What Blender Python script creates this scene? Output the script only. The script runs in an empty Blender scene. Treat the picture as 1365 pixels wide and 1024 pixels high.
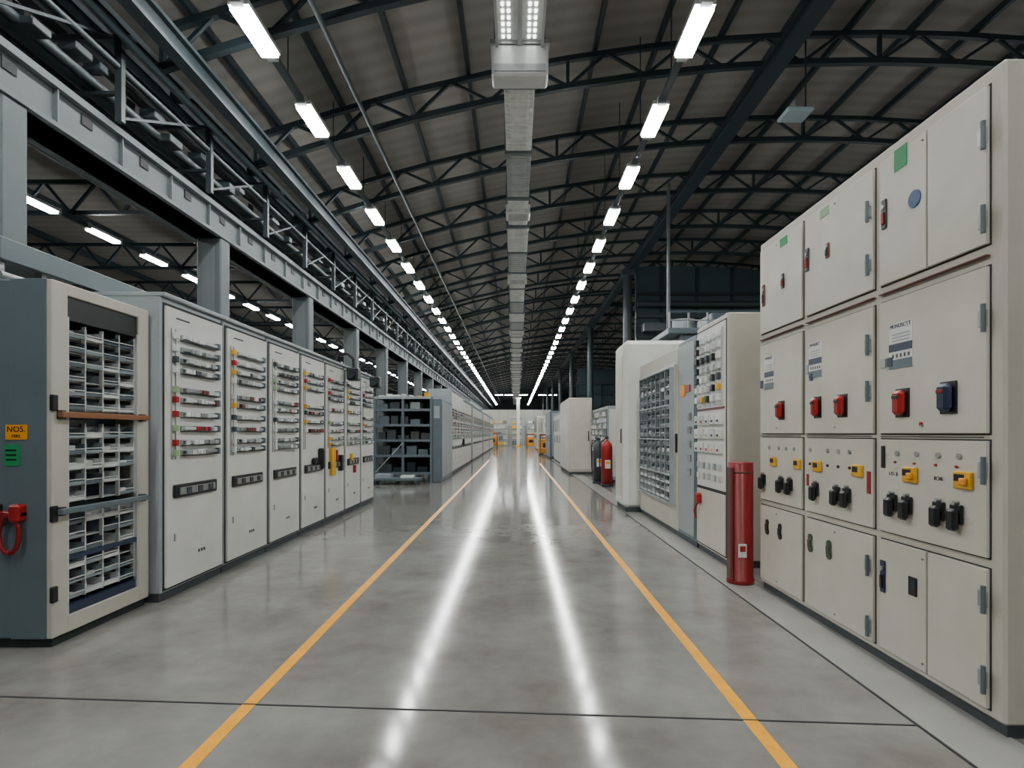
import bpy, math, random
from mathutils import Vector
R=random.Random(7)
D2=math.radians
# ---------------- materials ----------------
M={}
def mat(name,col,rough=.5,metal=0.0,var=.06,scale=3.0,emit=None,es=0,bump=0,coat=0):
    m=bpy.data.materials.new(name);m.use_nodes=True
    nt=m.node_tree;b=nt.nodes['Principled BSDF']
    b.inputs['Roughness'].default_value=rough;b.inputs['Metallic'].default_value=metal
    if coat:b.inputs['Coat Weight'].default_value=coat;b.inputs['Coat Roughness'].default_value=.1
    tc=nt.nodes.new('ShaderNodeTexCoord');n=nt.nodes.new('ShaderNodeTexNoise')
    n.inputs['Scale'].default_value=scale;n.inputs['Detail'].default_value=5
    nt.links.new(tc.outputs['Object'],n.inputs['Vector'])
    r=nt.nodes.new('ShaderNodeValToRGB')
    r.color_ramp.elements[0].position=.3;r.color_ramp.elements[1].position=.7
    r.color_ramp.elements[0].color=[c*(1-var) for c in col]+[1]
    r.color_ramp.elements[1].color=[min(1,c*(1+var)) for c in col]+[1]
    nt.links.new(n.outputs['Fac'],r.inputs['Fac']);nt.links.new(r.outputs['Color'],b.inputs['Base Color'])
    if emit:
        b.inputs['Emission Color'].default_value=list(emit)+[1];b.inputs['Emission Strength'].default_value=es
    if bump:
        bp=nt.nodes.new('ShaderNodeBump');bp.inputs['Strength'].default_value=bump;bp.inputs['Distance'].default_value=.01
        nt.links.new(n.outputs['Fac'],bp.inputs['Height']);nt.links.new(bp.outputs['Normal'],b.inputs['Normal'])
    M[name]=m;return m
mat('beige',(.54,.51,.44),.42);mat('beige_door',(.61,.58,.505),.36);mat('offwhite',(.71,.71,.675),.38)
mat('panelgrey',(.33,.37,.385),.4);mat('bluegrey',(.115,.15,.172),.4);mat('darkgrey',(.045,.055,.06),.5)
mat('black',(.012,.013,.015),.35);mat('gap',(.02,.022,.025),.7);mat('steel',(.42,.43,.43),.35,.7)
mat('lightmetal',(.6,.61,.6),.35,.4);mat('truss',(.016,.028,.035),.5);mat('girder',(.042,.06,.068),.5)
mat('colgrey',(.115,.135,.14),.6,bump=.1);mat('beamgrey',(.135,.155,.16),.6);mat('red',(.22,.008,.01),.3);mat('redbright',(.33,.012,.012),.35)
mat('maroon',(.14,.035,.03),.5);mat('navy',(.02,.035,.075),.35);mat('blue',(.008,.055,.17),.4)
mat('green',(.015,.26,.09),.5);mat('palegreen',(.3,.45,.25),.5);mat('yellow',(.75,.40,.015),.4)
mat('orange',(.8,.32,.015),.45);mat('white',(.75,.75,.73),.4);mat('copper',(.35,.16,.08),.35,.5)
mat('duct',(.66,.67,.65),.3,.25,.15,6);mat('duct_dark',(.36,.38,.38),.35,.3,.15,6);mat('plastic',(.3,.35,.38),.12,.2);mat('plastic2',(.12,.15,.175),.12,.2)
mat('plastic3',(.75,.78,.78),.12,.1);mat('darkglass',(.025,.035,.045),.08);mat('wall',(.08,.095,.1),.75,var=.15,scale=.5)
mat('pipe_dark',(.03,.042,.048),.45);mat('pipe_mid',(.1,.12,.128),.4)
mat('wall_light',(.46,.45,.41),.7);mat('oval',(.05,.08,.045),.35);mat('tealgrey',(.045,.075,.088),.55)
mat('lamp',(.9,.9,.9),.5,emit=(.975,1,.975),es=88);mat('led',(.9,.9,.9),.5,emit=(.97,1,.97),es=6)
mat('lamp_off',(.4,.5,.55),.3)
mat('line_yellow',(.92,.40,.01),.35,var=.1,scale=8)
mat('strip',(.30,.295,.275),.28,var=.1)
# floor
def floor_mat():
    m=bpy.data.materials.new('polished_concrete');m.use_nodes=True;nt=m.node_tree;b=nt.nodes['Principled BSDF']
    tc=nt.nodes.new('ShaderNodeTexCoord')
    n1=nt.nodes.new('ShaderNodeTexNoise');n1.inputs['Scale'].default_value=.5;n1.inputs['Detail'].default_value=9;n1.inputs['Roughness'].default_value=.62
    n2=nt.nodes.new('ShaderNodeTexNoise');n2.inputs['Scale'].default_value=2.6;n2.inputs['Detail'].default_value=9;n2.inputs['Roughness'].default_value=.6
    n3=nt.nodes.new('ShaderNodeTexNoise');n3.inputs['Scale'].default_value=30;n3.inputs['Detail'].default_value=3
    for n in(n1,n2,n3):nt.links.new(tc.outputs['Object'],n.inputs['Vector'])
    mx=nt.nodes.new('ShaderNodeMix');mx.inputs[0].default_value=.4
    nt.links.new(n1.outputs['Fac'],mx.inputs[2]);nt.links.new(n2.outputs['Fac'],mx.inputs[3])
    r=nt.nodes.new('ShaderNodeValToRGB');r.color_ramp.elements[0].position=.38;r.color_ramp.elements[1].position=.62
    r.color_ramp.elements[0].color=(.155,.145,.13,1);r.color_ramp.elements[1].color=(.26,.255,.24,1)
    nt.links.new(mx.outputs[0],r.inputs['Fac']);nt.links.new(r.outputs['Color'],b.inputs['Base Color'])
    mr=nt.nodes.new('ShaderNodeMapRange');mr.inputs['From Min'].default_value=.3;mr.inputs['From Max'].default_value=.7
    mr.inputs['To Min'].default_value=.095;mr.inputs['To Max'].default_value=.13
    nt.links.new(n2.outputs['Fac'],mr.inputs['Value']);nt.links.new(mr.outputs['Result'],b.inputs['Roughness'])
    bp=nt.nodes.new('ShaderNodeBump');bp.inputs['Strength'].default_value=.03;bp.inputs['Distance'].default_value=.003
    nt.links.new(n3.outputs['Fac'],bp.inputs['Height']);nt.links.new(bp.outputs['Normal'],b.inputs['Normal'])
    b.inputs['IOR'].default_value=1.38
    M['floor']=m
floor_mat()
def roof_mat():
    m=bpy.data.materials.new('roof_sheet');m.use_nodes=True;nt=m.node_tree;b=nt.nodes['Principled BSDF']
    tc=nt.nodes.new('ShaderNodeTexCoord')
    n=nt.nodes.new('ShaderNodeTexNoise');n.inputs['Scale'].default_value=.8;n.inputs['Detail'].default_value=6
    w=nt.nodes.new('ShaderNodeTexWave');w.bands_direction='Y';w.inputs['Scale'].default_value=.9;w.inputs['Distortion'].default_value=.3
    nt.links.new(tc.outputs['Object'],n.inputs['Vector']);nt.links.new(tc.outputs['Object'],w.inputs['Vector'])
    mx=nt.nodes.new('ShaderNodeMix');mx.inputs[0].default_value=.2
    nt.links.new(n.outputs['Fac'],mx.inputs[2]);nt.links.new(w.outputs['Fac'],mx.inputs[3])
    r=nt.nodes.new('ShaderNodeValToRGB');r.color_ramp.elements[0].position=.25;r.color_ramp.elements[1].position=.75
    r.color_ramp.elements[0].color=(.19,.178,.165,1);r.color_ramp.elements[1].color=(.28,.265,.245,1)
    nt.links.new(mx.outputs[0],r.inputs['Fac']);nt.links.new(r.outputs['Color'],b.inputs['Base Color'])
    b.inputs['Roughness'].default_value=.7;M['roof']=m
roof_mat()
# ---------------- mesh builder ----------------
class MB:
    def __init__(s):s.v=[];s.f=[];s.m=[];s.sm=[];s.mats=[]
    def mi(s,n):
        if n not in s.mats:s.mats.append(n)
        return s.mats.index(n)
    def add(s,vs,fs,mt,smooth=False):
        o=len(s.v);s.v+=[tuple(v) for v in vs];i=s.mi(mt)
        for f in fs:s.f.append([o+k for k in f]);s.m.append(i);s.sm.append(smooth)
    def box(s,x0,x1,y0,y1,z0,z1,mt,b=0):
        if x0>x1:x0,x1=x1,x0
        if y0>y1:y0,y1=y1,y0
        if z0>z1:z0,z1=z1,z0
        if b<=0:
            vs=[(x,y,z) for x in(x0,x1) for y in(y0,y1) for z in(z0,z1)]
            s.add(vs,[(0,1,3,2),(4,6,7,5),(0,4,5,1),(2,3,7,6),(0,2,6,4),(1,5,7,3)],mt);return
        c=Vector(((x0+x1)/2,(y0+y1)/2,(z0+z1)/2));h=((x1-x0)/2,(y1-y0)/2,(z1-z0)/2);b=min(b,min(h)*.9)
        vs=[];idx={}
        for sx in(-1,1):
            for sy in(-1,1):
                for sz in(-1,1):
                    sg=(sx,sy,sz)
                    for a in range(3):
                        p=[sg[k]*(h[k] if k==a else h[k]-b) for k in range(3)]
                        idx[(sg,a)]=len(vs);vs.append(Vector(p))
        fs=[]
        for a in range(3):
            o=[k for k in range(3) if k!=a]
            for sa in(-1,1):
                q=[]
                for u,w in((-1,-1),(1,-1),(1,1),(-1,1)):
                    g=[0,0,0];g[a]=sa;g[o[0]]=u;g[o[1]]=w;q.append(idx[(tuple(g),a)])
                fs.append(q)
            for u in(-1,1):
                for w in(-1,1):
                    g0=[0,0,0];g1=[0,0,0];g0[a]=-1;g1[a]=1
                    for g in(g0,g1):g[o[0]]=u;g[o[1]]=w
                    g0=tuple(g0);g1=tuple(g1)
                    fs.append([idx[(g0,o[0])],idx[(g1,o[0])],idx[(g1,o[1])],idx[(g0,o[1])]])
        for sx in(-1,1):
            for sy in(-1,1):
                for sz in(-1,1):fs.append([idx[((sx,sy,sz),a)] for a in range(3)])
        out=[]
        for f in fs:
            cc=sum((vs[k] for k in f),Vector())/len(f)
            n=(vs[f[1]]-vs[f[0]]).cross(vs[f[2]]-vs[f[0]])
            out.append(f if n.dot(cc)>0 else f[::-1])
        s.add([v+c for v in vs],out,mt)
    def cyl(s,p0,p1,r,mt,seg=12,r1=None,cap=True):
        p0=Vector(p0);p1=Vector(p1);r1=r if r1 is None else r1
        d=(p1-p0).normalized();a=d.orthogonal().normalized();b=d.cross(a)
        vs=[]
        for p,rr in((p0,r),(p1,r1)):
            for i in range(seg):
                t=2*math.pi*i/seg;vs.append(p+a*math.cos(t)*rr+b*math.sin(t)*rr)
        s.add(vs,[(i,(i+1)%seg,seg+(i+1)%seg,seg+i) for i in range(seg)],mt,True)
        if cap:
            s.add(vs[:seg],[list(range(seg))[::-1]],mt);s.add(vs[seg:],[list(range(seg))],mt)
    def tube(s,pts,r,mt,seg=8):
        for a,b in zip(pts,pts[1:]):s.cyl(a,b,r,mt,seg)
    def beam(s,p0,p1,w,h,mt):
        p0=Vector(p0);p1=Vector(p1);d=(p1-p0).normalized()
        up=Vector((0,0,1)) if abs(d.z)<.95 else Vector((0,1,0))
        sd=d.cross(up).normalized();u=sd.cross(d).normalized()
        vs=[p+sd*(i*w/2)+u*(j*h/2) for p in(p0,p1) for i,j in((-1,-1),(1,-1),(1,1),(-1,1))]
        s.add(vs,[(0,1,2,3),(7,6,5,4),(0,4,5,1),(1,5,6,2),(2,6,7,3),(3,7,4,0)],mt)
    def rev(s,c,prof,mt,seg=20):
        c=Vector(c);vs=[]
        for r,z in prof:
            for i in range(seg):
                t=2*math.pi*i/seg;vs.append(c+Vector((r*math.cos(t),r*math.sin(t),z)))
        fs=[]
        for k in range(len(prof)-1):
            for i in range(seg):fs.append((k*seg+i,k*seg+(i+1)%seg,(k+1)*seg+(i+1)%seg,(k+1)*seg+i))
        s.add(vs,fs,mt,True)
    def obj(s,name,mesh_only=False):
        xs=[v[0] for v in s.v];ys=[v[1] for v in s.v];zs=[v[2] for v in s.v]
        o=((min(xs)+max(xs))/2,(min(ys)+max(ys))/2,min(zs))
        me=bpy.data.meshes.new(name)
        me.from_pydata([(v[0]-o[0],v[1]-o[1],v[2]-o[2]) for v in s.v],[],s.f)
        for n in s.mats:me.materials.append(M[n])
        me.polygons.foreach_set('material_index',s.m);me.polygons.foreach_set('use_smooth',s.sm);me.update()
        ob=bpy.data.objects.new(name,me);bpy.context.collection.objects.link(ob);ob.location=o
        return ob
def dup(ob,dx=0,dy=0,dz=0):
    n=ob.copy();n.location=(ob.location.x+dx,ob.location.y+dy,ob.location.z+dz)
    bpy.context.collection.objects.link(n);return n
def text(par,body,size,loc,face,mt):
    c=bpy.data.curves.new('lettering','FONT');c.body=body;c.size=size;c.align_x='CENTER';c.align_y='CENTER';c.extrude=.0008
    c.materials.append(M[mt]);o=bpy.data.objects.new('lettering',c);bpy.context.collection.objects.link(o)
    o.rotation_euler=(D2(90),0,{'-x':D2(-90),'+x':D2(90),'-y':0}[face])
    o.parent=par;o.location=Vector(loc)-par.location

# ---------------- room shell ----------------
WB,WE=-8,106
YB,YE=-7.95,105.8
XL,XR=-16,18
EAVE=-4.8
CAM=1.6
def arc(x):return CAM+6.75-.015*(x-6.5)**2     # lower chord height
b=MB();b.box(XL-.3,XR+.3,WB-.3,WE+.3,-.2,0,'floor');b.obj('floor')
b=MB()
xs=[EAVE+i*(XR-EAVE)/24 for i in range(25)]
top=.72
vs=[];N=len(xs)
for y in(WB-.3,WE+.3):
    for x in xs:vs.append((x,y,arc(x)+top))
    for x in xs:vs.append((x,y,arc(x)+top+.1))
fs=[]
for i in range(N-1):
    fs.append((i,i+1,2*N+i+1,2*N+i));fs.append((N+i,3*N+i,3*N+i+1,N+i+1))
b.add(vs,fs,'roof')
b.box(XL-.3,EAVE,WB-.3,WE+.3,7.15,7.25,'roof')
b.obj('ceiling')
b=MB();b.box(XL-.3,XL,WB,WE,0,7.15,'wall');b.obj('wall_left')
b=MB();b.box(XR,XR+.3,WB,WE,0,arc(XR)+top,'wall');b.obj('wall_right')
def endwall(y0,y1):
    b=MB()
    poly=[(XL-.3,0),(XR+.3,0)]+[(x,arc(x)+top+.05) for x in reversed(xs)]+[(EAVE,7.2),(XL-.3,7.2)]
    n=len(poly);vs=[(p[0],y0,p[1]) for p in poly]+[(p[0],y1,p[1]) for p in poly]
    fs=[list(range(n)),list(range(2*n-1,n-1,-1))]+[(i,(i+1)%n,n+(i+1)%n,n+i) for i in range(n)]
    b.add(vs,fs,'wall')
    return b
endwall(WB-.3,WB).obj('wall_back')
b=endwall(WE,WE+.3)
for z in(3,5,6.5):b.box(XL,XR,WE-.1,WE,z,z+.15,'girder')
b.obj('wall_front')
# floor joints / markings
b=MB();b.beam((-4.4,3.5,.002),(2.2,3.08,.002),.012,.004,'gap');b.obj('floor_joint')
b=MB();b.box(2.195,2.21,-6,70,0,.004,'gap');b.obj('floor_joint')
b=MB();b.box(2.21,2.6,-6,70,0,.006,'strip');b.obj('trim_1')
for X,y1 in((-1.57,34),(1.31,30)):
    b=MB();b.box(X-.04,X+.04,-2,y1,0,.003,'line_yellow');b.obj('floor_marking_line')
# ---------------- roof trusses ----------------
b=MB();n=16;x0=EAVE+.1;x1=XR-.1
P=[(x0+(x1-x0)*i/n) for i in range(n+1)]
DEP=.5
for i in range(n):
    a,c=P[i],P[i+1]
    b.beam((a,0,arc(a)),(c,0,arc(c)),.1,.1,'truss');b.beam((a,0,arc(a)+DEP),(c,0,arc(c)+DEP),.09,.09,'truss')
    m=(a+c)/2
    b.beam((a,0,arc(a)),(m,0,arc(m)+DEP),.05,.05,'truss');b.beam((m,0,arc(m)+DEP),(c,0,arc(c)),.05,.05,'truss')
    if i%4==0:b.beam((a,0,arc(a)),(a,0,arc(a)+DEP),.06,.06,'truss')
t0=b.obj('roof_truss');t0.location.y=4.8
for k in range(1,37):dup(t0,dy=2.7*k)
# purlins
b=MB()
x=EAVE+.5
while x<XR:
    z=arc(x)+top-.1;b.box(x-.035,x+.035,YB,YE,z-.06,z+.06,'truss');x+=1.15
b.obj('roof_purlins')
b=MB()
z=arc(4.6)
b.box(4.52,4.68,YB,YE,z-.24,z-.07,'truss');b.box(4.45,4.75,YB,YE,z-.27,z-.22,'truss');b.box(4.45,4.75,YB,YE,z-.09,z-.055,'truss')
b.obj('longitudinal_roof_girder')
b=MB();z=arc(-2.55)-.12;b.cyl((-2.55,YB,z),(-2.55,YE,z),.035,'pipe_mid')
y=4.8
while y<YE:b.cyl((-2.55,y,z),(-2.55,y,z+.08),.012,'steel',6);y+=2.7
b.obj('conduit_pipe')
b=MB()
z=CAM+4.95
b.box(-4.28,-4.12,YB,YE,z-.3,z-.25,'girder');b.box(-4.22,-4.18,YB,YE,z-.26,z,'truss');b.box(-4.28,-4.12,YB,YE,z-.05,z,'girder')
y=4.8
while y<YE:b.box(-4.22,-4.18,y-.02,y+.02,z,arc(-4.2),'truss');y+=2.7
b.obj('crane_runway_beam')
# ---------------- lamp rows ----------------
def lamp_row(X,H,y0,n,zroof,sp=2.0,L=.42,name='added_end_fill_lights',w=.11):
    b=MB();z=CAM+H
    ys=[y0+sp*i for i in range(n)]
    b.box(X-.045,X+.045,ys[0]-.8,ys[-1]+.8,z+.03,z+.1,'girder')
    for i,y in enumerate(ys):
        b.box(X-w-.015,X+w+.015,y-L-.03,y+L+.03,z+.03,z+.09,'lightmetal')
        b.box(X-w,X+w,y-L,y+L,z-.015,z+.03,'lamp')
        for q in(-L-.06,L+.06):b.box(X-.07,X+.07,y+q-.05,y+q+.05,z-.0,z+.12,'steel')
        b.cyl((X,y+sp/2,z+.1),(X,y+sp/2,zroof),.01,'truss',6)
    return b.obj(name)
lamp_row(-3.25,5.0,-4.96,52,arc(-3.25)+.6)
lamp_row(2.23,5.0,-4.96,52,arc(2.23)+.6)
lamp_row(-9.2,4.4,2.0,45,6.19,1.76,name='aisle_light_row',w=.08)
lamp_row(11,5.0,-3,12,arc(11)+.6)  # added fill row, hidden behind the right cabinets, to light the right roof
b=MB()
b.box(4.5,4.95,9.3,9.7,CAM+5.35,CAM+5.42,'lamp_off',.02);b.box(4.66,4.79,9.4,9.6,CAM+5.42,CAM+5.6,'steel',.02)
b.cyl((4.9,9.5,CAM+5.4),(4.9,9.5,arc(4.9)+.6),.015,'truss');b.obj('high_bay_lamp')
for Y in(69,):  # added crosswise fill lamps that brighten the far racks, not fixtures of the hall
    b=MB()
    for X in(-2,-.8,1.0,3.3,4.6):
        b.box(X-.5,X+.5,Y-.13,Y+.13,6.33,6.4,'lightmetal');b.box(X-.48,X+.48,Y-.12,Y+.12,6.31,6.33,'lamp')
        b.cyl((X,Y,6.4),(X,Y,arc(X)+.6),.01,'truss',6)
    b.obj('added_end_fill_lights')
# ---------------- segmented duct (flat oval section with joints and diffuser boxes) ----------------
b=MB();zb=CAM+5.15
secs=[(8.3,14,.22,.27),(14,24,.26,.29),(24,40,.32,.32),(40,100,.42,.36)]
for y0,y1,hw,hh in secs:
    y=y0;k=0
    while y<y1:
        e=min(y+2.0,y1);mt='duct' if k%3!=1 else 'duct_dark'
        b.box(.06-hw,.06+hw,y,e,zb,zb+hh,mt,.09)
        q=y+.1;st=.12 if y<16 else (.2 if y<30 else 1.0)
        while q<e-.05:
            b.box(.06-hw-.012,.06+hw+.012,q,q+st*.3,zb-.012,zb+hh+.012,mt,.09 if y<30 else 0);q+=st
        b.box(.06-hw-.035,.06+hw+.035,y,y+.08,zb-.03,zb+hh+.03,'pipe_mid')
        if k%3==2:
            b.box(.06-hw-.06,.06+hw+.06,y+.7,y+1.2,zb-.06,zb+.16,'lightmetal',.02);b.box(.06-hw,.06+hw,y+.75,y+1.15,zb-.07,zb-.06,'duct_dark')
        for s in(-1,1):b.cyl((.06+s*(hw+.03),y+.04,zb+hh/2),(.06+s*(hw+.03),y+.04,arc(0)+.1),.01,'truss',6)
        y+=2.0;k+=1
b.box(-.34,.47,8.0,8.35,zb-.05,zb+.4,'lightmetal',.03)
b.box(-.3,.43,7.98,8.0,zb+.0,zb+.1,'duct_dark');b.box(-.36,.49,7.97,8.38,zb+.38,zb+.44,'steel')
for s in(-.3,.42):b.cyl((s,8.2,zb+.4),(s,8.2,arc(0)+.5),.012,'truss',6)
b.box(-.26,.38,2,8.0,zb+.42,zb+.46,'duct');b.box(-.28,-.24,2,8,zb+.34,zb+.5,'steel');b.box(.36,.4,2,8,zb+.34,zb+.5,'steel');b.box(.03,.09,2,8,zb+.36,zb+.46,'steel')
y=2.1
while y<7.95:
    for xx in(-.17,-.09,.19,.27):b.box(xx-.02,xx+.02,y,y+.05,zb+.405,zb+.42,'led')
    y+=.12
b.obj('ventilation_duct')
# ---------------- left colonnade ----------------
b=MB()
b.box(-5.2,-4.8,0,.3,0,4.8,'colgrey',.02);b.box(-5.26,-4.74,-.05,.35,0,.04,'colgrey')
b.box(-5.1,-4.9,-.012,0,.1,4.7,'beamgrey')
c0=b.obj('steel_column');c0.location.y=5.55-3.92*2-.15
for k in range(1,28):dup(c0,dy=3.92*k)
b=MB()
b.box(-5.25,-4.85,YB,YE,4.8,5.3,'colgrey');b.box(-5.35,-4.78,YB,YE,5.22,5.3,'beamgrey');b.box(-5.35,-4.78,YB,YE,4.8,4.85,'beamgrey')
y=0.4
while y<60:
    b.box(-4.85,-4.835,y,y+.16,5.06,5.18,'gap');b.box(-4.85,-4.8,y+.6,y+.62,4.85,5.22,'beamgrey');y+=.98
b.obj('concrete_edge_beam')
b=MB()
y=.81
while y<YE-2:
    b.box(-4.74,-4.66,y-.035,y+.035,5.3,arc(-4.7)-.1,'pipe_dark')
    b.beam((-4.75,y,6.3),(-5.9,y,6.3),.06,.06,'pipe_dark')
    b.beam((-4.7,y,5.35),(-4.7,y+1.96,6.3),.03,.03,'truss')
    b.box(-5.6,-4.7,y-.03,y+.03,5.62,5.66,'pipe_dark')
    b.box(-5.95,-5.87,y-.035,y+.035,5.3,7.1,'truss')
    y+=1.96
for (x,z,r,m) in((-4.7,5.95,.03,'pipe_mid'),(-4.7,6.32,.03,'pipe_dark'),(-4.95,5.72,.05,'pipe_mid'),(-5.1,5.74,.07,'tealgrey'),(-5.3,5.72,.05,'pipe_dark'),(-5.0,6.4,.06,'tealgrey'),(-5.2,6.42,.08,'pipe_dark'),(-5.45,6.4,.06,'pipe_mid'),(-4.5,6.15,.04,'tealgrey')):
    b.cyl((x,YB,z),(x,YE,z),r,m,8)
for (xa,xb,z) in((-5.85,-5.35,5.9),(-5.8,-5.3,6.75),(-5.05,-4.85,6.62)):
    b.box(xa,xb,YB,YE,z,z+.015,'pipe_dark');b.box(xa,xa+.02,YB,YE,z,z+.1,'pipe_mid');b.box(xb-.02,xb,YB,YE,z,z+.1,'pipe_mid')
y=1.5
while y<50:
    zz=R.choice((5.66,5.8,6.45));b.box(-5.0,-4.78,y,y+R.uniform(.1,.3),zz,zz+R.uniform(.06,.16),R.choice(('darkgrey','pipe_mid','pipe_dark','girder')),.01);y+=R.uniform(.3,.8)
b.obj('pipe_gallery')
# side aisle trusses
b=MB()
b.box(-15.9,-6.02,-.04,.04,6.2,6.28,'truss');b.box(-15.9,-6.02,-.04,.04,6.85,6.93,'truss')
for i in range(9):
    x=-15.9+1.09*i;b.beam((x,0,6.24),(x+.545,0,6.89),.05,.05,'truss');b.beam((x+.545,0,6.89),(x+1.09,0,6.24),.05,.05,'truss')
s0=b.obj('aisle_truss');s0.location.y=4
for k in range(1,26):dup(s0,dy=3.92*k)
b=MB()
for x in(-7,-9,-11,-13,-15):b.box(x-.04,x+.04,YB,YE,6.97,7.13,'truss')
b.obj('aisle_purlins')
b=MB()
for x in(-7.4,-12.4):b.cyl((x,YB,6.05),(x,YE,6.05),.06,'pipe_mid')
b.obj('aisle_pipes')
# ---------------- left open cabinet ----------------
def bins(b,face,sgn,y0,y1,z0,z1,nc,nr,depth,mats,wt=.006,fill=.9):
    dy=(y1-y0)/nc;dz=(z1-z0)/nr
    for r in range(nr):
        zz=z0+r*dz
        b.box(face,face+sgn*depth*.8,y0,y1,zz,zz+.008,'lightmetal')
        for c in range(nc):
            if R.random()>fill:continue
            ya=y0+c*dy+.006;yb=y0+(c+1)*dy-.006;m=R.choice(mats);h=dz*R.uniform(.62,.85)
            b.box(face,face+sgn*depth,ya,ya+wt,zz+.01,zz+h,m);b.box(face,face+sgn*depth,yb-wt,yb,zz+.01,zz+h,m)
            b.box(face+sgn*depth*.92,face+sgn*depth,ya,yb,zz+.01,zz+h*R.uniform(.3,.5),m)
            b.box(face+sgn*depth*.9,face+sgn*depth*1.03,ya,yb,zz+h*.5,zz+h*.5+.006,'plastic3')
            if R.random()<.75:
                p=R.uniform(.02,.06);b.box(face+sgn*.01,face+sgn*depth*.7,ya+p,yb-R.uniform(.02,.06),zz+.012,zz+h*R.uniform(.4,.9),R.choice(('darkglass','plastic2','steel','plastic','white','lightmetal')),.004)
b=MB();xf=-3.45;ya,yb=4.18,5.28
b.box(-4.45,-3.47,ya+.03,yb-.02,.0,.08,'gap')
b.box(-4.5,xf-.28,ya,yb-.01,.07,2.75,'bluegrey',.012)
b.box(xf-.3,xf-.03,ya-.006,ya+.03,.07,2.752,'bluegrey',.004)
b.box(xf-.3,xf-.02,yb-.04,yb-.012,.08,2.74,'beige')
b.box(xf-.3,xf-.02,ya+.01,yb-.02,2.69,2.745,'beige');b.box(xf-.3,xf-.02,ya+.01,yb-.02,.075,.17,'beige')
b.box(xf-.04,xf+.01,ya,ya+.15,.07,2.75,'beige',.008);b.box(xf-.04,xf+.01,yb-.14,yb,.07,2.75,'beige',.008)
b.box(xf-.04,xf+.01,ya+.14,yb-.13,2.66,2.75,'beige',.006);b.box(xf-.04,xf+.01,ya+.14,yb-.13,.07,.2,'beige',.006)
b.box(xf-.22,xf-.2,ya+.15,yb-.14,.2,2.66,'darkglass')
b.box(xf-.03,xf-.01,ya+.15,yb-.14,2.48,2.66,'black')
b.box(xf-.03,xf+.004,ya+.15,ya+.165,.2,2.5,'lightmetal');b.box(xf-.03,xf+.004,yb-.155,yb-.14,.2,2.5,'lightmetal')
for z0,z1,nr in((.3,1.0,6),(1.06,1.68,5),(1.78,2.46,6)):
    bins(b,xf-.17,1,ya+.17,yb-.16,z0,z1,4,nr,.15,['plastic','plastic','plastic2','plastic3'])
    for i in range(5):
        y=ya+.17+(yb-.16-ya-.17)*i/4;b.box(xf-.05,xf-.02,y-.006,y+.006,z0,z1,'lightmetal')
b.box(xf-.05,xf-.01,ya+.15,yb-.14,.2,.27,'navy');b.box(xf-.04,xf,ya+.15,yb-.14,.62,.655,'navy')
for z,m in((1.74,'copper'),(1.01,'bluegrey')):
    b.box(xf+.03,xf+.075,ya+.02,yb-.08,z-.02,z+.025,m,.006)
    for y in(ya+.06,yb-.12):b.box(xf,xf+.05,y-.02,y+.02,z-.03,z+.035,'black')
for z in(1.83,1.0,.4):b.box(xf-.0,xf+.03,ya-.02,ya+.035,z-.06,z+.06,'black',.006)
yt=ya-.006
b.box(-3.78,-3.62,yt-.004,yt,1.555,1.665,'orange');b.box(-3.79,-3.67,yt-.004,yt,1.36,1.52,'green')
for i in range(3):b.box(-3.775,-3.7,yt-.007,yt-.004,1.40+i*.035,1.412+i*.035,'black')
b.box(-3.86,-3.62,ya-.07,ya,.98,1.03,'red',.012);b.box(-3.84,-3.8,ya-.08,ya,.94,1.08,'black',.01);b.box(-3.7,-3.62,ya-.09,ya,.95,1.08,'redbright',.015)
pts=[]
for i in range(17):
    t=math.pi*2*i/16;pts.append((-3.71+.075*math.cos(t),ya-.06,.86+.14*math.sin(t)))
b.tube(pts,.017,'red')
ob=b.obj('parts_storage_cabinet')
text(ob,'NO5.',.06,(-3.7,yt-.006,1.63),'-y','black');text(ob,'15KL',.035,(-3.7,yt-.006,1.58),'-y','black')
# overhead busbar trunking
b=MB()
b.box(-4.6,-4.0,4.35,13.2,2.98,3.0,'steel');b.box(-4.02,-3.98,4.35,13.2,2.96,3.13,'bluegrey',.005);b.box(-4.62,-4.58,4.35,13.2,2.96,3.13,'panelgrey')
b.box(-4.6,-4.0,4.35,13.2,3.12,3.14,'panelgrey')
for y in(4.4,4.8,5.2,):
    b.box(-4.1,-4.04,y,y+.05,2.755,2.98,'steel');b.box(-4.5,-4.45,y,y+.05,2.755,2.98,'steel')
b.cyl((-4.2,4.3,2.86),(-4.2,5.25,2.86),.04,'white');b.cyl((-3.95,4.3,2.82),(-3.95,5.25,2.82),.03,'steel')
b.obj('busbar_trunking')
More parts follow.
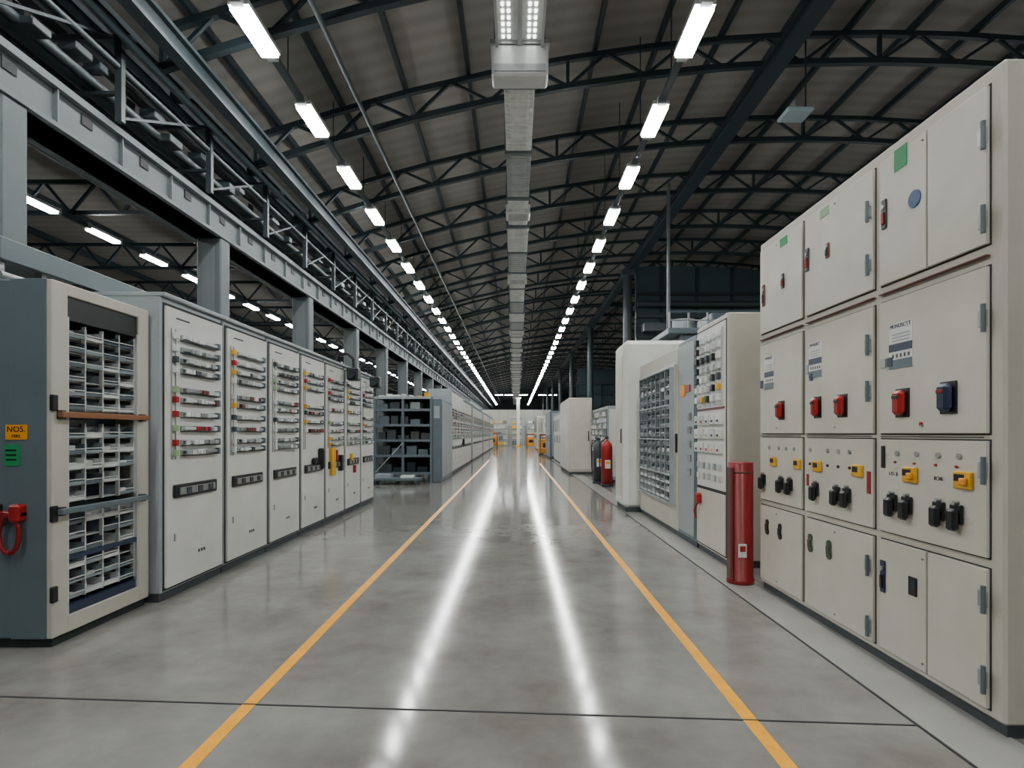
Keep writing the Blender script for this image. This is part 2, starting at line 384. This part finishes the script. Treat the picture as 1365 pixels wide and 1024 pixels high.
# ---------------- left cabinet row ----------------
def left_cab(name,X,Y,W,H,dep,kind,detail=True):
    b=MB();x=X
    b.box(x-dep+.03,x-.02,Y+.01,Y+W-.01,0,.09,'darkgrey')
    b.box(x-dep,x,Y,Y+W-.01,.08,H,'panelgrey',.01)
    b.box(x,x+.006,Y+.03,Y+W-.05,.1,H-.05,'gap')
    b.box(x,x+.03,Y+.05,Y+W-.06,.12,H-.08,'offwhite',.006)
    b.box(x-dep,x+.04,Y,Y+W-.012,H,H+.04,'panelgrey',.006)
    b.box(x,x+.012,Y+W-.045,Y+W-.015,.1,H-.02,'bluegrey')
    f=x+.03
    if detail:
        zs=[2.55,2.43,2.32,2.22,2.03,1.93,1.79,1.65,1.51,1.41]
        for i,z in enumerate(zs):
            if kind>2 and R.random()<.12:continue
            y0=Y+.26;y1=Y+W-.22
            b.box(f,f+.02,y0,y1,z-.026,z+.026,'panelgrey',.004)
            b.box(f+.02,f+.045,y0+.02,y1-.02,z-.012,z+.016,R.choice(('steel','plastic3','steel')))
            b.box(f,f+.035,y0,y1,z-.034,z-.028,'darkgrey')
            yy=y0+.02
            while yy<y1-.08:
                w=R.uniform(.03,.11)
                if R.random()<.6:
                    b.box(f+.02,f+.06,yy,yy+w,z-.022,z+.022,R.choice(('redbright','white','plastic3','panelgrey','steel','maroon') if i in(4,5,7) else ('white','plastic3','steel','plastic3','panelgrey','darkgrey')),.003)
                yy+=w+.015
            b.box(f,f+.06,y1-.03,y1+.01,z-.035,z+.035,'bluegrey',.004)
            b.box(f,f+.05,Y+.12,Y+.17,z-.03,z+.03,R.choice(('yellow','white','redbright','darkgrey','palegreen','white')),.004)
        b.box(f,f+.012,Y+.11,Y+.115,1.35,2.62,'steel');b.box(f,f+.012,Y+.175,Y+.18,1.35,2.62,'steel')
        b.box(f,f+.03,Y+.14,Y+.9,.97,1.10,'black',.008);b.box(f+.03,f+.045,Y+.2,Y+.84,1.0,1.07,'steel',.004)
        for q in(.3,.5,.7):b.box(f+.04,f+.055,Y+q,Y+q+.08,1.005,1.065,'darkgrey',.004)
        for q in(0,.05,.1):b.box(f,f+.003,Y+.58+q,Y+.61+q,.36,.39,'darkgrey')
        b.box(f,f+.004,Y+.2,Y+.42,2.72,2.735,'darkgrey')
        b.box(f,f+.01,Y+.16,Y+.18,.55,.62,'steel')
        if kind==4:
            b.box(f,f+.06,Y+.2,Y+.4,.85,1.35,'yellow',.01);b.box(f,f+.05,Y+.5,Y+.58,1.1,1.3,'redbright',.01)
            b.box(f,f+.08,Y+.7,Y+.8,.9,1.2,'black',.01)
        if kind==5:
            b.box(f,f+.05,Y+.3,Y+.4,1.05,1.2,'yellow',.01);b.box(f,f+.05,Y+.55,Y+.63,.8,.95,'redbright',.01)
        if kind==3:b.box(f,f+.1,Y+.75,Y+.85,1.0,1.35,'black',.02);b.box(f,f+.07,Y+.45,Y+.6,1.1,1.2,'black',.02)
    return b.obj(name)
for i in range(7):left_cab('switchgear_cabinet',-3.35,5.31+1.13*i,1.13,2.9,.85,i)
def insp(y):
    b=MB();b.box(-3.6,-3.34,y-.12,y+.12,2.942,2.975,'black',.01)
    b.tube([(-3.48,y,2.97),(-3.42,y,3.13),(-3.25,y,3.15),(-3.14,y,3.05),(-3.13,y,2.86)],.03,'black')
    b.box(-3.24,-3.02,y-.13,y+.12,2.62,2.87,'black',.03);b.cyl((-3.13,y-.13,2.72),(-3.13,y-.24,2.72),.07,'darkglass')
    b.obj('inspection_camera')
insp(10.9);insp(12.6)
# ---------------- dark open rack ----------------
b=MB();x0,x1,y0,y1=-4.6,-2.75,18.4,21.6
for x in(x0,(x0+x1)/2,x1):
    for y in(y0,y1):b.box(x-.04,x+.04,y-.04,y+.04,0,2.8,'bluegrey')
for z in(.28,.85,1.35,1.85,2.35,2.75):
    b.box(x0,x1,y0,y1,z,z+.04,'darkgrey');b.box(x0,x1,y0-.05,y0-.02,z-.02,z+.06,'panelgrey' if z>2.7 else 'bluegrey')
    if z<2.7:
        x=x0+.1
        while x<x1-.35:
            w=R.uniform(.2,.45);b.box(x,x+w,y0+.1,y0+.9,z+.04,z+R.uniform(.2,.38),R.choice(('darkgrey','bluegrey','darkglass','panelgrey','darkgrey')),.01);x+=w+.06
b.box(x0,x1,y0+1.2,y0+1.24,.2,2.75,'darkgrey')
b.beam((x0,y0-.03,.3),((x0+x1)/2,y0-.03,1.3),.03,.03,'panelgrey')
for i in range(7):
    xx=x0+.1+.25*i;b.box(xx,xx+R.uniform(.1,.2),y0+.1,y0+.5,2.79,2.79+R.uniform(.05,.16),R.choice(('white','yellow','lightmetal')),.01)
b.box(-2.71,-2.42,y0,y1,0,2.75,'bluegrey',.02);b.box(-2.66,-2.48,y0-.01,y0,2.1,2.5,'panelgrey')
b.box(-2.66,-2.48,y0-.01,y0,.3,1.9,'bluegrey')
for i in range(3):b.box(-2.42,-2.4,y0+.1+1.02*i,y0+1.05+1.02*i,.15,2.65,'panelgrey',.004)
b.obj('storage_rack')
b=MB();b.box(-4.5,-3.0,17.5,18.1,.12,.2,'bluegrey',.01)
for x in(-4.4,-3.75,-3.1):
    b.box(x-.05,x+.05,17.5,18.1,.05,.12,'darkgrey')
    for y in(17.58,18.02):b.cyl((x-.03,y,.05),(x+.03,y,.05),.05,'black')
b.box(-4.4,-3.9,17.6,18.0,.2,.32,'panelgrey',.01);b.box(-3.6,-3.2,17.6,18.0,.2,.28,'white',.01);b.obj('pallet_trolley')
far=None
for i in range(34):
    if i<4:left_cab('switchgear_cabinet',-2.5,21.9+1.2*i,1.2,3.3,.9,i)
    elif far is None:
        far=left_cab('switchgear_cabinet',-2.5,21.9+1.2*i,1.2,3.2,.9,2);base=i
    else:
        if i%9!=8:dup(far,dy=1.2*(i-base))
# ---------------- big right cabinet block ----------------
XF=2.55;cols=[(2.99,3.94),(3.95,4.93),(4.94,5.84)]
b=MB()
b.box(XF+.03,XF+1.3,2.95,5.84,0,.08,'darkgrey')
b.box(XF,XF+1.35,2.93,5.86,.07,3.56,'beige',.015)
f=XF
def pan(y0,y1,z0,z1,m='beige_door'):
    b.box(f-.004,f+.01,y0-.008,y1+.008,z0-.008,z1+.008,'gap');b.box(f-.022,f,y0,y1,z0,z1,m,.004)
for ci,(y0,y1) in enumerate(cols):
    a,c=y0+.03,y1-.03
    if ci==0:
        mid=y0+.47;pan(a,mid-.006,2.62,3.47);pan(mid+.006,c,2.62,3.47);pan(a,mid-.006,.12,.87);pan(mid+.006,c,.12,.87)
    else:pan(a,c,2.62,3.47);pan(a,c,.12,.87)
    pan(a,c,1.6,2.5);pan(a,c,.93,1.56)
    b.box(f-.026,f,a,c,2.555,2.562,'maroon')
    b.box(f-.024,f-.018,a+.02,c-.02,1.575,1.582,'gap')
g=f-.022
def tag(y,z,w,h,m,d=.004,bv=0):b.box(g-d,g,y-w/2,y+w/2,z-h/2,z+h/2,m,bv)
def handle(y,z,m,w=.11,h=.16):
    tag(y,z,w+.02,h+.03,'black',.008,.003)
    b.box(g-.055,g,y-w/2+.01,y+w/2-.01,z-h/2,z+h/2,m,.02);b.box(g-.06,g-.05,y-w/4,y+w/4,z+h*.15,z+h*.3,'black' if m!='navy' else 'red',.002)
def knob(y,z):
    b.box(g-.02,g,y-.045,y+.045,z-.035,z+.075,'black',.006);b.box(g-.055,g-.015,y-.035,y+.035,z-.075,z+.05,'black',.014)
    b.cyl((g-.03,y,z+.085),(g,y,z+.085),.012,'steel',8)
def hinge(y,z):
    b.box(g-.014,g,y-.03,y+.03,z-.045,z+.045,'steel',.004);b.cyl((g-.022,y-.02,z-.075),(g-.022,y-.02,z+.075),.013,'bluegrey',8)
def latch(y,z,h=.2,m='black'):
    tag(y,z,.05,h,m,.012,.004);b.cyl((g-.022,y,z+h*.25),(g,y,z+h*.25),.016,'steel',10);b.box(g-.024,g-.012,y-.012,y+.012,z-h*.35,z+h*.05,'redbright' if m=='black' else 'black',.003)
def screw(y,z,r=.018,m='steel'):b.cyl((g-.01,y,z),(g,y,z),r,m,10)
def label(y,z,w,h):
    tag(y,z,w,h,'white');b.box(g-.006,g-.003,y-w/2,y+w/2,z-h*.12,z+h*.05,'navy');b.box(g-.006,g-.003,y-w/2,y+w/2,z-h*.5,z-h*.3,'bluegrey')
    for i in range(3):b.box(g-.006,g-.003,y-w*.4,y+w*.35,z+h*(.1+.07*i),z+h*(.125+.07*i),'panelgrey')
    for i in range(5):b.box(g-.006,g-.003,y+w*(.35-.17*i),y+w*(.28-.17*i),z-h*.26,z-h*.18,'darkgrey')
tag(3.69,3.41,.12,.14,'green');latch(3.85,3.1,.2,'black');b.cyl((g-.006,3.56,3.086),(g,3.56,3.086),.055,'blue',24)
label(3.69,2.18,.22,.3);tag(3.86,2.08,.05,.06,'steel',.01);tag(3.79,2.08,.05,.06,'navy',.01)
handle(3.67,1.80,'redbright');handle(3.28,1.81,'navy');screw(3.5,1.66,.012,'redbright')
for y in(3.594,3.166):
    tag(y,1.336,.13,.1,'yellow',.02,.006);b.box(g-.04,g-.02,y-.045,y,1.31,1.35,'orange',.005);b.box(g-.024,g-.019,y-.02,y+.05,1.33,1.37,'black')
for y in(3.764,3.62,3.348,3.213):knob(y,1.12)
for y in(3.72,3.54,3.36,3.2):screw(y,1.47);screw(y+.02,1.41,.008,'redbright')
tag(3.86,1.44,.03,.15,'black',.01);
latch(3.863,.62,.22,'navy');tag(3.574,.628,.075,.12,'black',.01,.004);tag(3.56,.64,.03,.05,'navy',.014)
tag(4.6,3.41,.13,.07,'palegreen');latch(4.865,3.1,.2,'black');latch(4.55,3.08,.12,'maroon');label(4.74,2.22,.2,.3);tag(4.87,2.15,.05,.08,'steel',.01);tag(4.8,2.08,.04,.06,'navy',.01)
handle(4.70,1.82,'redbright',.09,.15);handle(4.345,1.815,'redbright',.11,.15)
for y in(4.70,4.147):tag(y,1.325,.13,.09,'yellow',.02,.006);b.box(g-.024,g-.019,y-.02,y+.04,1.315,1.355,'black')
for y in(4.73,4.416,4.277):knob(y,1.11)
for y in(4.82,4.55,4.4,4.25):screw(y,1.46);screw(y,1.34,.012,'black')
for y in(4.816,4.53):
    b.cyl((g-.01,y,.665-.045),(g,y,.665-.045),.035,'oval',14);b.box(g-.02,g,y-.03,y+.03,.62,.7,'oval',.02);b.cyl((g-.01,y,.71),(g,y,.71),.032,'oval',14)
tag(5.3,3.41,.14,.08,'green');latch(5.31,3.04,.14,'black');latch(5.72,3.0,.22,'maroon');label(5.6,2.2,.2,.32);tag(5.76,2.1,.05,.08,'navy',.01)
handle(5.34,1.82,'redbright',.1,.15)
for y in(5.50,5.03):tag(y,1.325,.12,.09,'yellow',.02,.006);b.box(g-.024,g-.019,y-.02,y+.04,1.315,1.355,'black')
for y in(5.72,5.34,5.17):knob(y,1.11)
for y in(5.6,5.4,5.25,5.1):screw(y,1.46)
for y in(5.64,5.37):
    b.cyl((g-.01,y,.62),(g,y,.62),.033,'black',14);b.box(g-.02,g,y-.03,y+.03,.62,.7,'black',.02);b.cyl((g-.01,y,.71),(g,y,.71),.03,'black',14)
for z in(3.2,2.75,2.22,1.4,.71,.28):hinge(3.035,z)
for z in(3.18,2.8,2.23,1.9,.66,.23):hinge(4.03,z)
tag(4.02,1.25,.04,.16,'redbright',.006);tag(4.86,1.2,.03,.1,'redbright',.006)
for (y0,y1) in cols:
    for z in(.17,.82,3.42,1.65):screw(y0+.5,z,.007)
ob=b.obj('control_cabinet')
text(ob,'MUNUSCTT',.038,(g-.0065,3.69,2.31),'-x','darkgrey')
for y,s in((4.74,.034),(5.6,.034)):text(ob,'MUNUSCT',s,(g-.0065,y,2.35),'-x','darkgrey')
text(ob,'I-O- II',.035,(g-.003,3.76,1.33),'-x','darkgrey');text(ob,'IIOIII',.035,(g-.003,3.36,1.33),'-x','darkgrey')
# ---------------- red hose column ----------------
b=MB();c=(2.41,6.03,0)
b.rev(c,[(0,0),(.14,0),(.14,.05),(.13,.06),(.13,1.285),(.122,1.295),(0,1.295)],'red',32)
b.rev(c,[(.131,1.18),(.133,1.18),(.133,1.2),(.131,1.2)],'maroon',32)
b.box(2.34,2.42,5.888,5.905,.3,.44,'white');b.box(2.35,2.41,5.885,5.889,.36,.42,'redbright')
b.box(2.27,2.3,5.93,6.05,.06,1.25,'maroon',.01)
b.obj('fire_hose_cabinet')
# ---------------- fuse cabinet ----------------
b=MB();x=2.52;y0,y1=6.67,7.8
b.box(x+.03,x+1,y0+.02,y1,0,.09,'darkgrey');b.box(x,x+1.05,y0,y1,.08,3.04,'beige',.015)
b.box(x-.02,x,y0+.05,y1-.05,.13,.86,'beige_door',.004);b.box(x-.004,x,y0+.03,y1-.03,.11,2.98,'gap')
b.box(x-.015,x,y0+.05,y1-.05,.9,2.96,'offwhite',.004)
for cidx in range(5):
    yy=y0+.13+.2*cidx
    b.box(x-.03,x,yy,yy+.13,1.95,2.9,'lightmetal',.005)
    for k in range(7):
        z=2.0+.13*k;b.box(x-.07,x-.02,yy+.02,yy+.11,z,z+.085,R.choice(('plastic3','white','darkgrey','white','black','yellow' if k<2 else 'plastic3')),.008)
    for k in range(3):
        z=1.35+.18*k;b.box(x-.06,x,yy,yy+.15,z,z+.13,R.choice(('white','plastic3','offwhite')),.01);b.box(x-.066,x-.055,yy+.03,yy+.09,z+.03,z+.06,R.choice(('redbright','darkgrey','yellow','palegreen')))
    for k in range(2):
        z=1.0+.14*k;b.box(x-.04,x,yy+.02,yy+.1,z,z+.08,R.choice(('panelgrey','lightmetal','white')),.006)
b.box(x-.022,x-.012,y0+.06,y1-.06,1.9,1.93,'maroon');b.box(x-.08,x-.01,y1-.25,y1-.12,.66,.8,'redbright',.02);b.tube([(x-.05,y1-.18,.68),(x-.07,y1-.1,.55),(x-.04,y1-.08,.45)],.014,'redbright')
b.obj('fuse_cabinet')
# ---------------- glass fronted cabinet ----------------
b=MB();x=2.52
b.box(x+.02,x+1,7.86,11.36,0,.09,'darkgrey')
b.box(x,x+.95,7.84,8.7,.08,2.98,'bluegrey',.012);b.box(x-.015,x,7.9,8.64,.14,2.92,'panelgrey',.005)
b.box(x-.03,x-.01,8.3,8.5,2.15,2.32,'orange');b.box(x-.03,x-.01,8.05,8.25,2.2,2.3,'redbright')
for k in range(5):b.box(x-.04,x-.01,8.0,8.12,1.0+.2*k,1.1+.2*k,'steel',.005)
b.box(x,x+.95,8.71,11.37,.08,2.95,'beige',.012)
b.box(x-.02,x+.0,8.85,11.1,.45,2.7,'lightmetal',.006);b.box(x-.025,x-.018,8.9,11.05,.5,2.65,'darkglass')
bins(b,x-.02,-1,8.92,11.03,.95,2.6,7,11,.05,['plastic2','plastic2','plastic'],.008,.85)
bins(b,x-.02,-1,8.92,11.03,.53,.92,7,3,.05,['plastic3','white'],.008,1)
for i in range(8):y=8.9+2.15/7*i;b.box(x-.085,x-.02,y-.008,y+.008,.5,2.65,'panelgrey')
for z in(.5,.94,1.5,2.05,2.64):b.box(x-.09,x-.02,8.88,11.07,z-.01,z+.01,'panelgrey')
b.box(x-.03,x,8.74,8.8,1.3,1.6,'black',.01)
b.obj('parts_display_cabinet')
b=MB();b.box(2.24,3.6,11.42,12.4,0,.1,'darkgrey');b.box(2.2,3.65,11.4,12.42,.06,3.5,'offwhite',.09);b.box(2.19,2.2,11.55,12.3,.3,3.2,'beige_door',.005)
b.box(2.17,2.2,11.6,11.65,1.4,1.7,'black',.01);b.obj('server_cabinet')
# enclosure behind with railing
b=MB();x0,x1,y0,y1=4.1,6.4,13.9,16.6
b.box(x0,x1,y0,y1,0,4.05,'bluegrey',.03);b.box(x0-.35,x1+.1,y0-.1,y1+.1,4.05,4.2,'bluegrey',.02)
for i in range(6):
    xx=x0-.3+i*.47
    b.box(xx-.02,xx+.02,y0-.05,y0-.01,4.2,4.6,'steel')
    b.box(x0+.05+i*.4,x0+.062+i*.4,y0-.01,y0,.2,3.9,'darkgrey')
b.box(x0-.3,x1,y0-.06,y0,4.58,4.63,'tealgrey');b.box(x0-.3,x1,y0-.05,y0-.01,4.38,4.41,'steel')
b.cyl((4.08,15,4.2),(4.08,15,arc(4.1)),.045,'pipe_mid');b.cyl((4.6,15.4,4.2),(4.6,15.4,4.7),.3,'panelgrey',20);b.box(5.1,6.1,14.6,15.8,4.2,4.75,'bluegrey',.03)
b.obj('machine_enclosure')
# partition & columns on right
b=MB();yp=22.45
poly=[(4.8,0),(XR,0)]+[(xx,arc(xx)-.06) for xx in (XR,15,12,9,6.5,4.8)]
n=len(poly);b.add([(p[0],yp,p[1]) for p in poly]+[(p[0],yp+.15,p[1]) for p in poly],[list(range(n)),list(range(2*n-1,n-1,-1))]+[(i,(i+1)%n,n+(i+1)%n,n+i) for i in range(n)],'tealgrey')
for z,h in((4.2,.25),(5.3,.12),(6.2,.2),(7.1,.12)):b.box(4.8,XR,yp-.12,yp,z,z+h,'girder' if h>.15 else 'truss')
for i in range(9):b.box(5.8+1.4*i,5.9+1.4*i,yp-.08,yp,0,arc(5.8+1.4*i)-.1,'truss')
b.box(5,9,yp-.6,yp-.12,5.6,5.9,'pipe_mid');b.cyl((4.8,yp-.3,6.7),(XR,yp-.3,6.7),.12,'girder');b.cyl((4.8,yp-.25,5.2),(XR,yp-.25,5.2),.06,'pipe_mid')
b.obj('wall_partition')
b=MB();b.cyl((4.4,0,.04),(4.4,0,arc(4.4)-.35),.17,'girder',16);b.box(4.15,4.65,-.25,.25,0,.05,'girder');b.box(4.15,4.65,-.2,.2,arc(4.4)-.5,arc(4.4)-.29,'girder')
c1=b.obj('round_column');c1.location.y=22.1
for y in(33,44,55,66,77,88):
    q=dup(c1);q.location.y=y
b=MB();y=43.2
for z in(2.9,3.6,4.6,5.4):b.box(4.7,XR,y,y+.15,z,z+.18,'girder')
b.box(4.8,XR,y+.2,y+.3,0,6.6,'tealgrey')
for i in range(6):b.box(4.7+1.9*i,4.8+1.9*i,y,y+.1,0,5.4,'truss')
b.obj('steel_gantry_frame')
# mid right cabinets
b=MB();x=3.0
b.box(x,x+1,18.3,21.9,.08,2.5,'panelgrey',.02);b.box(x+.03,x+1,18.35,21.9,0,.09,'darkgrey')
b.box(x-.02,x,18.4,21.8,.9,2.4,'darkglass')
bins(b,x-.02,-1,18.4,21.7,.95,2.38,12,7,.06,['plastic','plastic3','white'],.015,.9)
b.box(x+.05,x+.95,18.28,18.3,.2,2.4,'offwhite');b.obj('parts_display_cabinet')
b=MB();b.box(2.11,2.95,22.02,26,0,.1,'darkgrey');b.box(2.08,3.0,22,26,.08,3.0,'beige',.03)
b.box(2.16,2.92,21.98,22,.2,2.9,'beige_door',.005);b.box(2.84,2.88,21.96,21.98,1.3,1.7,'black')
for i in range(4):b.box(2.06,2.08,22.05+i,22.95+i,.15,2.9,'offwhite',.004)
b.obj('power_cabinet')
def rcab(X,Y,W,H,m,m2):
    b=MB();b.box(X+.03,X+1.2,Y+.02,Y+W-.02,0,.1,'darkgrey');b.box(X,X+1.3,Y,Y+W,.08,H,m,.03)
    k=0
    while k*1.2<W-1.16:
        b.box(X-.02,X,Y+.08+1.2*k,Y+1.15+1.2*k,.15,H-.1,m2,.004);b.box(X-.04,X-.02,Y+.2+1.2*k,Y+.28+1.2*k,1.1,1.5,'black')
        b.box(X-.03,X-.02,Y+.4+1.2*k,Y+1.0+1.2*k,1.7,H-.35,R.choice(('darkglass','panelgrey','bluegrey')));k+=1
    b.box(X+.12,X+1.15,Y-.02,Y,.2,H-.12,m2,.004);b.box(X+.25,X+.5,Y-.04,Y-.02,H-.8,H-.4,'darkglass')
    return b.obj('power_cabinet')
rcab(2.3,27.5,6,2.7,'panelgrey','offwhite');rcab(2.15,35,5,3.0,'bluegrey','panelgrey');rcab(2.2,46.5,7,2.9,'beige','offwhite');rcab(2.1,55,8,3.3,'offwhite','beige')
def ext(x,y,m,h=1.2,r=.15):
    b=MB();b.rev((x,y,0),[(0,.05),(r,.06),(r,h-.2),(r*.85,h-.1),(r*.4,h-.03),(.03,h),(.03,h+.05),(0,h+.05)],m,22)
    b.rev((x,y,0),[(0,0),(r+.02,0),(r+.02,.07),(0,.07)],'black',22)
    b.box(x-.05,x+.05,y-.03,y+.03,h+.03,h+.1,'black',.01);b.box(x-.12,x+.02,y-.02,y+.02,h+.09,h+.12,'black')
    b.tube([(x-.04,y-.03,h+.06),(x-r-.06,y-.05,h-.1),(x-r-.05,y-.05,.5),(x-r-.02,y-.02,.35)],.018,'black')
    b.box(x-.08,x+.08,y-r-.004,y-r+.02,.55,.8,'white');b.box(x-.06,x+.06,y-r-.008,y-r,.68,.76,'yellow')
    return b.obj('fire_extinguisher')
ext(2.78,17.1,'redbright',1.4,.17);ext(2.66,18.0,'darkgrey',1.35,.17)
def cart(x,y,s=1):
    b=MB();b.box(x-.5*s,x+.5*s,y-.7*s,y+.7*s,.15,.45*s,'orange',.03);b.box(x-.45*s,x+.45*s,y+.1,y+.6*s,.45*s,1.0*s,'orange',.05)
    for q in(-.4,.4):
        b.cyl((x+q*s,y-.72*s,.1),(x+q*s,y-.72*s,1.3*s),.04,'darkgrey')
        for w in(-.45,.45):b.cyl((x+q*s-.05,y+w*s,.14),(x+q*s+.05,y+w*s,.14),.14,'black',14)
    b.box(x-.44*s,x+.44*s,y-.75*s,y-.69*s,1.2*s,1.3*s,'redbright');b.box(x-.25,x+.25,y-.2,y+.05,.45*s,.75*s,'black',.03)
    return b.obj('electric_tow_cart')
cart(2.3,42,1.2);cart(2.5,44.7,1.0);cart(-2.6,64.5,1.3);cart(1.8,64.8,1.2);cart(3.4,67.0,1.4)
def rack(x0,x1,y,H):
    b=MB()
    for x in(x0,x1,(x0+x1)/2):
        for yy in(y,y+1):b.box(x-.05,x+.05,yy-.05,yy+.05,0,H,'panelgrey')
    z=.1
    while z<H-.3:
        b.box(x0,x1,y,y+1,z,z+.07,'bluegrey')
        x=x0+.08
        while x<x1-.3:
            w=R.uniform(.3,.7);w=min(w,x1-x-.05);b.box(x,x+w,y+.05,y+.9,z+.07,z+R.uniform(.3,.55),R.choice(('beige','offwhite','beige','panelgrey','bluegrey','yellow')),.01);x+=w+.08
        z+=.68
    return b.obj('storage_rack')
rack(-3.6,-1.0,71,3.6);rack(-.5,.9,73,4.2);rack(1.5,4.1,71.5,3.2)
b=MB();b.box(-4.7,4.8,76,76.3,0,4.8,'wall_light')
for i in range(8):b.box(-4.6+1.18*i,-4.5+1.18*i,75.9,76,0,4.8,'panelgrey')
b.box(-4.7,4.8,75.88,76,2.5,2.6,'panelgrey');b.obj('wall_end_partition')
b=MB();b.box(.15,.55,69.4,69.8,0,6.0,'offwhite',.03);b.box(0,.7,69.3,69.9,0,.15,'yellow');b.box(.0,.7,69.35,69.85,5.9,6.05,'offwhite');b.obj('steel_post')
# ---------------- world / camera ----------------
w=bpy.data.worlds.new('World');bpy.context.scene.world=w;w.use_nodes=True
nt=w.node_tree
nt.nodes['Background'].inputs[0].default_value=(.5,.6,.7,1);nt.nodes['Background'].inputs[1].default_value=.1
cam=bpy.data.cameras.new('camera');co=bpy.data.objects.new('camera',cam);bpy.context.collection.objects.link(co)
co.location=(0,0,1.6);co.rotation_euler=(D2(90),0,0)
cam.sensor_width=36;cam.lens=750/1365*36;cam.shift_x=-.0033;cam.shift_y=66/1365;cam.clip_end=300
bpy.context.scene.camera=co
